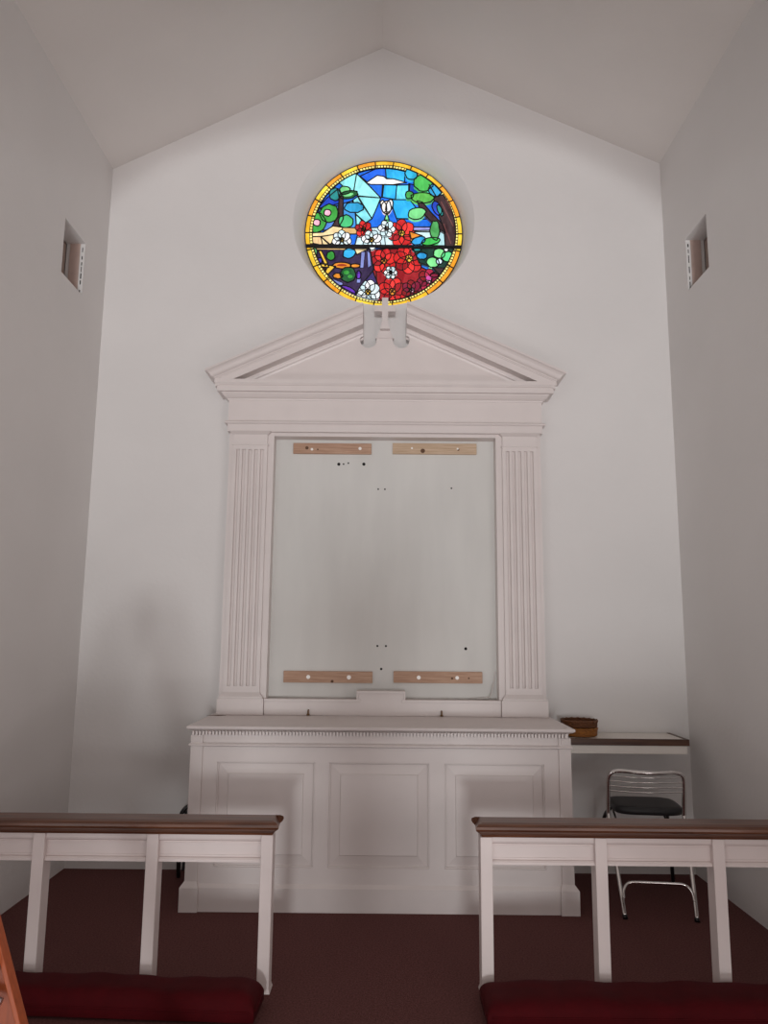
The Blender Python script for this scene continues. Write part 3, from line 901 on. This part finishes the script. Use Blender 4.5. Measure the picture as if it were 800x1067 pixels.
def basket(z, r, h, mt, lab, dx=0.0, tilt=0.0):
    t = thing('wicker_basket', lab, 'basket', (1.292 + dx, 5.02, z), 0, 'stacked collection baskets')
    m = MB()
    prof = [(0.0001, 0.0), (r * 0.88, 0.0), (r * 0.92, 0.003), (r * 0.97, h * 0.5), (r * 0.99, h * 0.93), (r * 0.95, h * 0.93), (r * 0.92, h * 0.5), (r * 0.86, 0.012), (0.0001, 0.010)]
    m.lathe(prof, 48)
    m.build('bowl', mt, t, world=False)
    m = MB()
    N = 72
    for zz, ph in ((h * 0.93, 0), (h * 0.87, math.pi)):
        m.tube([(r * (0.975 + 0.015 * math.sin(a * 18 + ph)) * math.cos(a), r * (0.975 + 0.015 * math.sin(a * 18 + ph)) * math.sin(a), zz + 0.003 * math.cos(a * 18 + ph)) for a in [2 * math.pi * k / N for k in range(N)]], 0.0055, 6, closed=True)
    m.build('braided_rim', mt, t, world=False)
    m = MB()
    for k in range(4):
        zz = h * (0.15 + 0.17 * k); rr = r * (0.935 + 0.035 * zz / h)
        m.tube([((rr + 0.002 * math.sin(a * 24 + k * math.pi)) * math.cos(a), (rr + 0.002 * math.sin(a * 24 + k * math.pi)) * math.sin(a), zz) for a in [2 * math.pi * q / N for q in range(N)]], 0.004, 5, closed=True)
    m.build('weave', mt, t, world=False)
    return t
basket(0.8755, 0.112, 0.05, M['wicker'], 'golden wicker basket at the bottom of the stack on the side table')
basket(0.9295, 0.114, 0.042, M['wicker_dark'], 'darker brown wicker basket on top of the stack on the side table')

# ------------------------------------------------------------------ chrome chair (back towards the rail)
ch = thing('chrome_chair', 'chrome chair with black seat and thin wire back, under the side table', 'chair', (1.575, 4.72, 0), -0.10)
def cl(p):  # world -> chair local
    v = Matrix.Rotation(0.07, 3, 'Z') @ (Vector(p) - Vector((1.575, 4.72, 0)))
    return v
hwid = 0.212
yb = -0.13      # back plane
m = MB()
top = [(-hwid, yb + 0.05, 0.48), (-hwid, yb + 0.035, 0.56), (-hwid, yb + 0.01, 0.69), (-hwid + 0.012, yb, 0.718), (-hwid + 0.05, yb - 0.004, 0.732), (-0.09, yb - 0.02, 0.730), (0, yb - 0.028, 0.724), (0.09, yb - 0.02, 0.726), (hwid - 0.05, yb - 0.004, 0.730), (hwid - 0.012, yb, 0.716), (hwid, yb + 0.01, 0.69), (hwid, yb + 0.035, 0.56), (hwid, yb + 0.05, 0.48)]
m.tube(top, 0.0115, 12, smooth_path=2)
m.build('back_frame', M['chrome'], ch, world=False)
for zz, dy in ((0.70, 0.008), (0.672, 0.013), (0.644, 0.018), (0.616, 0.023)):
    m = MB()
    m.tube([(-hwid, yb + dy, zz), (-0.1, yb + dy - 0.018, zz - 0.002), (0, yb + dy - 0.024, zz - 0.003), (0.1, yb + dy - 0.018, zz - 0.002), (hwid, yb + dy, zz)], 0.003, 8, smooth_path=2)
    m.build('back_wire', M['chrome'], ch, world=False)
m = MB()
N = 16
def seat_ring(s, z):
    return [(0.038 + s * 0.200 * math.copysign(abs(math.cos(a)) ** 0.45, math.cos(a)), 0.13 + s * 0.175 * math.copysign(abs(math.sin(a)) ** 0.45, math.sin(a)), z) for a in [2 * math.pi * k / 32 for k in range(32)]]
m.sweep([seat_ring(0.96, 0.470), seat_ring(1.0, 0.476), seat_ring(1.0, 0.500), seat_ring(0.97, 0.509), seat_ring(0.85, 0.513), seat_ring(0.5, 0.511)], smooth=True)
m.build('seat', M['black_vinyl'], ch, world=False, label='black padded seat')
for sx in (-1, 1):
    m = MB()
    m.tube([(sx * hwid, yb + 0.05, 0.485), (sx * hwid, yb + 0.02, 0.43), (sx * hwid * 0.96, yb - 0.06, 0.30), (sx * hwid * 0.88, yb - 0.205, 0.006)], 0.0115, 12, smooth_path=2)
    o = m.build('leg', M['chrome'], ch, world=False)
    m = MB(); m.tube([(sx * hwid * 0.883, yb - 0.20, 0.02), (sx * hwid * 0.878, yb - 0.207, 0.0)], 0.0135, 12)
    m.build('leg_tip', M['black_metal'], o, world=False)
for sx in (-1, 1):
    m = MB()
    m.tube([(sx * 0.17, 0.10, 0.472), (sx * 0.185, 0.20, 0.42), (sx * 0.21, 0.25, 0.26), (sx * 0.225, 0.285, 0.0)], 0.0115, 12, smooth_path=2)
    m.build('leg', M['black_metal'], ch, world=False)
m = MB()
r_ = hwid * 0.935; y_ = yb - 0.10
m.tube([(-r_ + 0.014, y_ - 0.075, 0.095), (-r_ + 0.016, y_ - 0.06, 0.135), (-r_ + 0.045, y_ - 0.04, 0.166), (-0.1, y_ - 0.04, 0.169), (0.1, y_ - 0.04, 0.169), (r_ - 0.045, y_ - 0.04, 0.166), (r_ - 0.016, y_ - 0.06, 0.135), (r_ - 0.014, y_ - 0.075, 0.095)], 0.008, 10, smooth_path=2)
m.build('stretcher', M['chrome'], ch, world=False)
for sx in (-1, 1):
    m = MB()
    m.tube([(sx * 0.15, 0.16, 0.474), (sx * 0.14, 0.06, 0.42), (sx * 0.185, yb + 0.0, 0.37), (sx * hwid * 0.98, yb - 0.035, 0.35)], 0.006, 8, smooth_path=2)
    m.build('brace', M['chrome'], ch, world=False)

# ------------------------------------------------------------------ folded black chair behind the altar end
fc = thing('folding_chair', 'folded black chair lying on its side, mostly hidden behind the altar end', 'chair', (-1.115, 4.97, 0))
m = MB()
m.tube([(-1.075, 5.16, 0.02), (-1.075, 5.15, 0.36), (-1.085, 5.09, 0.43), (-1.13, 4.98, 0.447), (-1.19, 4.97, 0.41), (-1.205, 4.98, 0.32), (-1.20, 5.0, 0.012)], 0.013, 12, smooth_path=2)
m.build('back_frame', M['black_metal'], fc)
m = MB()
m.box(-1.18, -1.165, 4.99, 5.15, 0.05, 0.40, 0.006)
m.build('seat', M['black_vinyl'], fc)
m = MB()
m.tube([(-1.135, 5.16, 0.012), (-1.135, 5.155, 0.33), (-1.135, 5.10, 0.39), (-1.135, 5.03, 0.38), (-1.135, 5.02, 0.012)], 0.011, 12, smooth_path=2)
m.build('leg_frame', M['black_metal'], fc)

# ------------------------------------------------------------------ orange stepladder at the left
ld = thing('stepladder', 'orange stepladder with metal brackets at the edge beside the red cushion', 'ladder', (-0.95, 1.85, ZN))
def beam(m, a, b, w, d):
    """channel rail from a to b: w along x-ish, d along y"""
    a, b = Vector(a), Vector(b)
    t = (b - a).normalized(); n = Vector((t.z, 0, -t.x))
    p = [(-w / 2, -d / 2), (w / 2, -d / 2), (w / 2, d / 2), (-w / 2, d / 2)]
    m.sweep([[c + n * u + Vector((0, v, 0)) for u, v in p] for c in (a, b)])
lean = 0.36
zt = 1.42
def fx(z): return -0.555 - lean * (z - ZN)           # front rail axis
def rx(z): return -1.78 + 0.30 * (z - ZN) + 0.0
for yy, sgn in ((1.66, 1), (2.02, -1)):
    m = MB()
    beam(m, (fx(ZN) - 0.0, yy, ZN + 0.02), (fx(zt), yy, zt), 0.012, 0.035)
    beam(m, (fx(ZN) - 0.04, yy + sgn * -0.012, ZN + 0.02), (fx(zt) - 0.04, yy + sgn * -0.012, zt), 0.075, 0.01)
    m.build('front_rail', M['orange'], ld, bevel=0.002)
    m = MB()
    beam(m, (rx(ZN), yy, ZN + 0.02), (rx(zt), yy, zt), 0.045, 0.03)
    m.build('rear_rail', M['orange'], ld, bevel=0.002)
    m = MB(); m.box(fx(ZN) - 0.09, fx(ZN) + 0.015, yy - 0.022, yy + 0.022, ZN, ZN + 0.05, 0.004)
    m.build('foot', M['black_metal'], ld)
    m = MB(); m.box(rx(ZN) - 0.03, rx(ZN) + 0.03, yy - 0.022, yy + 0.022, ZN, ZN + 0.05, 0.004)
    m.build('foot', M['black_metal'], ld)
    m = MB()
    m.tube([(fx(0.62) - 0.02, yy + 0.02 * sgn, 0.62), (-1.0, yy + 0.02 * sgn, 0.66), (-1.2, yy + 0.02 * sgn, 0.60), (rx(0.66), yy + 0.02 * sgn, 0.66)], 0.009, 8)
    m.build('spreader_bar', M['alu'], ld)
for z in (0.12, 0.41, 0.70, 0.99, 1.24):
    m = MB()
    m.box(fx(z) - 0.09, fx(z) - 0.004, 1.67, 2.01, z - 0.012, z, 0.003)
    o = m.build('step', M['alu'], ld)
    for yy in (1.675, 2.005):
        m = MB()
        m.prism([(fx(z) - 0.075, z - 0.055), (fx(z) - 0.006, z - 0.02), (fx(z) - 0.006, z - 0.012), (fx(z) - 0.085, z - 0.012)], yy - 0.004, yy + 0.004)
        m.build('step_bracket', M['alu'], o)
m = MB(); m.box(fx(zt) - 0.13, fx(zt) + 0.03, 1.62, 2.06, zt, zt + 0.03, 0.008)
m.build('top_cap', M['orange'], ld)

# ------------------------------------------------------------------ unseen pews added behind the camera to shade the low walls
def pew(y, sx, lab):
    t = thing('pew', lab, 'pew', (sx * 2.6, y, ZN), 0, 'pews')
    x0, x1 = sorted((sx * 0.68, sx * 4.6))
    m = MB(); m.prism_x([(y - 0.24, 0.40), (y - 0.20, 0.40), (y - 0.28, 0.80), (y - 0.32, 0.80)] if False else [(y - 0.26, ZN + 0.42), (y - 0.235, ZN + 0.42), (y - 0.315, ZN + 0.92), (y - 0.345, ZN + 0.92)], x0, x1)
    m.build('backrest', M['white'], t, bevel=0.004)
    m = MB(); m.box(x0, x1, y - 0.25, y + 0.20, ZN + 0.40, ZN + 0.44, 0.008); m.build('seat', M['wood'], t)
    for xe in (x0, x1):
        m = MB(); m.prism_x([(y - 0.36, ZN), (y + 0.22, ZN), (y + 0.22, ZN + 0.60), (y + 0.12, ZN + 0.66), (y - 0.2, ZN + 0.68), (y - 0.32, ZN + 0.97), (y - 0.38, ZN + 0.97)], xe - 0.02, xe + 0.02)
        m.build('end_panel', M['white'], t, bevel=0.004)
    m = MB(); m.box(x0, x1, y - 0.375, y - 0.305, ZN + 0.92, ZN + 0.95, 0.008); m.build('top_rail', M['wood'], t)
for i, y in enumerate((-1.6, -2.6)):
    for sx, side in ((-1, 'ladder'), (1, 'chrome chair')):
        pew(y, sx, 'added unseen white pew with brown trim on the %s side, %s row' % (side, ('front', 'second')[i]))

# ------------------------------------------------------------------ the person taking the picture, standing behind the camera
def skin_body(name, joints, edges, radii, m, parent, root):
    bm = bmesh.new()
    sk = bm.verts.layers.skin.verify()
    vs = [bm.verts.new(p) for p in joints]
    for v, r in zip(vs, radii): v[sk].radius = (r, r) if not isinstance(r, tuple) else r
    vs[root][sk].use_root = True
    for e in edges: bm.edges.new((vs[e[0]], vs[e[1]]))
    me = bpy.data.meshes.new(name)
    bm.to_mesh(me); bm.free()
    me.materials.append(m)
    o = bpy.data.objects.new(name, me); COL.objects.link(o); o.parent = parent
    k = o.modifiers.new('skin', 'SKIN'); k.use_smooth_shade = True
    d = o.modifiers.new('subdivision', 'SUBSURF'); d.levels = 2; d.render_levels = 2
    return o

M['skin'] = mat('skin', (206, 160, 136), 0.55, var=0.04)
M['shirt'] = mat('grey_shirt', (92, 96, 104), 0.8, var=0.06)
M['hair'] = mat('brown_hair', (60, 44, 36), 0.6, var=0.15, scale=40, stretch=(1, 1, 6))
pr = thing('person', 'person standing in the aisle holding up a phone, long grey coat added to widen the shadow', 'person', (-0.02, -0.48, ZN))
J = [(0, 0, .98), (0, .01, 1.12), (0, .015, 1.28), (0, 0, 1.43), (0, .01, 1.53), (0, .03, 1.62), (0, .035, 1.70),
     (-.10, 0, .93), (-.11, .02, .50), (-.12, -.01, .08), (-.13, .13, .04),
     (.10, 0, .93), (.11, .02, .50), (.12, -.01, .08), (.13, .13, .04),
     (-.20, 0, 1.43), (-.25, .10, 1.20), (-.12, .30, 1.46), (-.09, .36, 1.54),
     (.20, 0, 1.43), (.25, .10, 1.20), (.12, .30, 1.46), (.09, .36, 1.54)]
Eg = [(0, 1), (1, 2), (2, 3), (3, 4), (4, 5), (5, 6), (0, 7), (7, 8), (8, 9), (9, 10), (0, 11), (11, 12), (12, 13), (13, 14), (3, 15), (15, 16), (16, 17), (17, 18), (3, 19), (19, 20), (20, 21), (21, 22)]
Rd = [(.15, .12), (.14, .11), (.16, .12), (.12, .09), .056, (.085, .10), (.07, .085), .095, .062, .045, .035, .095, .062, .045, .035, .065, .048, .032, .03, .065, .048, .032, .03]
skin_body('body', J, Eg, Rd, M['shirt'], pr, 0)
m = MB()
m.lathe([(0.0001, 1.82), (.05, 1.812), (.085, 1.78), (.098, 1.73), (.095, 1.66), (.075, 1.62), (0.0001, 1.64)], 24, (0, 0.015), 1.1)
m.build('hair', M['hair'], pr, world=False)
for sx in (-1, 1):
    for k in range(4):
        m = MB(); z = 1.56 + 0.02 * k
        m.tube([(sx * .088, .37, z), (sx * .095, .40, z + .004), (sx * .09, .425, z + .006), (sx * .072, .43, z + .006)], [.010, .009, .0085, .007], 8)
        m.build('finger', M['skin'], pr, world=False)
    m = MB(); m.tube([(sx * .085, .36, 1.55), (sx * .07, .375, 1.58), (sx * .06, .38, 1.60)], [.011, .010, .008], 8)
    m.build('thumb', M['skin'], pr, world=False)
m = MB()
m.lathe([(0.205, 0.30), (0.215, 0.32), (0.20, 0.6), (0.185, 0.9), (0.165, 1.05), (0.14, 1.12), (0.12, 1.12), (0.15, 1.0), (0.18, 0.7), (0.195, 0.32)], 32, (0, 0.01), 0.8)
m.build('shade_coat_skirt', M['shirt'], pr, world=False)  # wide skirt added to the unseen body to broaden its shadow on the altar
ph = thing('phone', 'dark phone held up in both hands', 'phone', (-0.02, -0.07, ZN + 1.58))
m = MB(); m.box(-0.075, 0.075, -0.004, 0.004, -0.038, 0.038, 0.003)
m.build('case', M['black_metal'], ph, world=False)
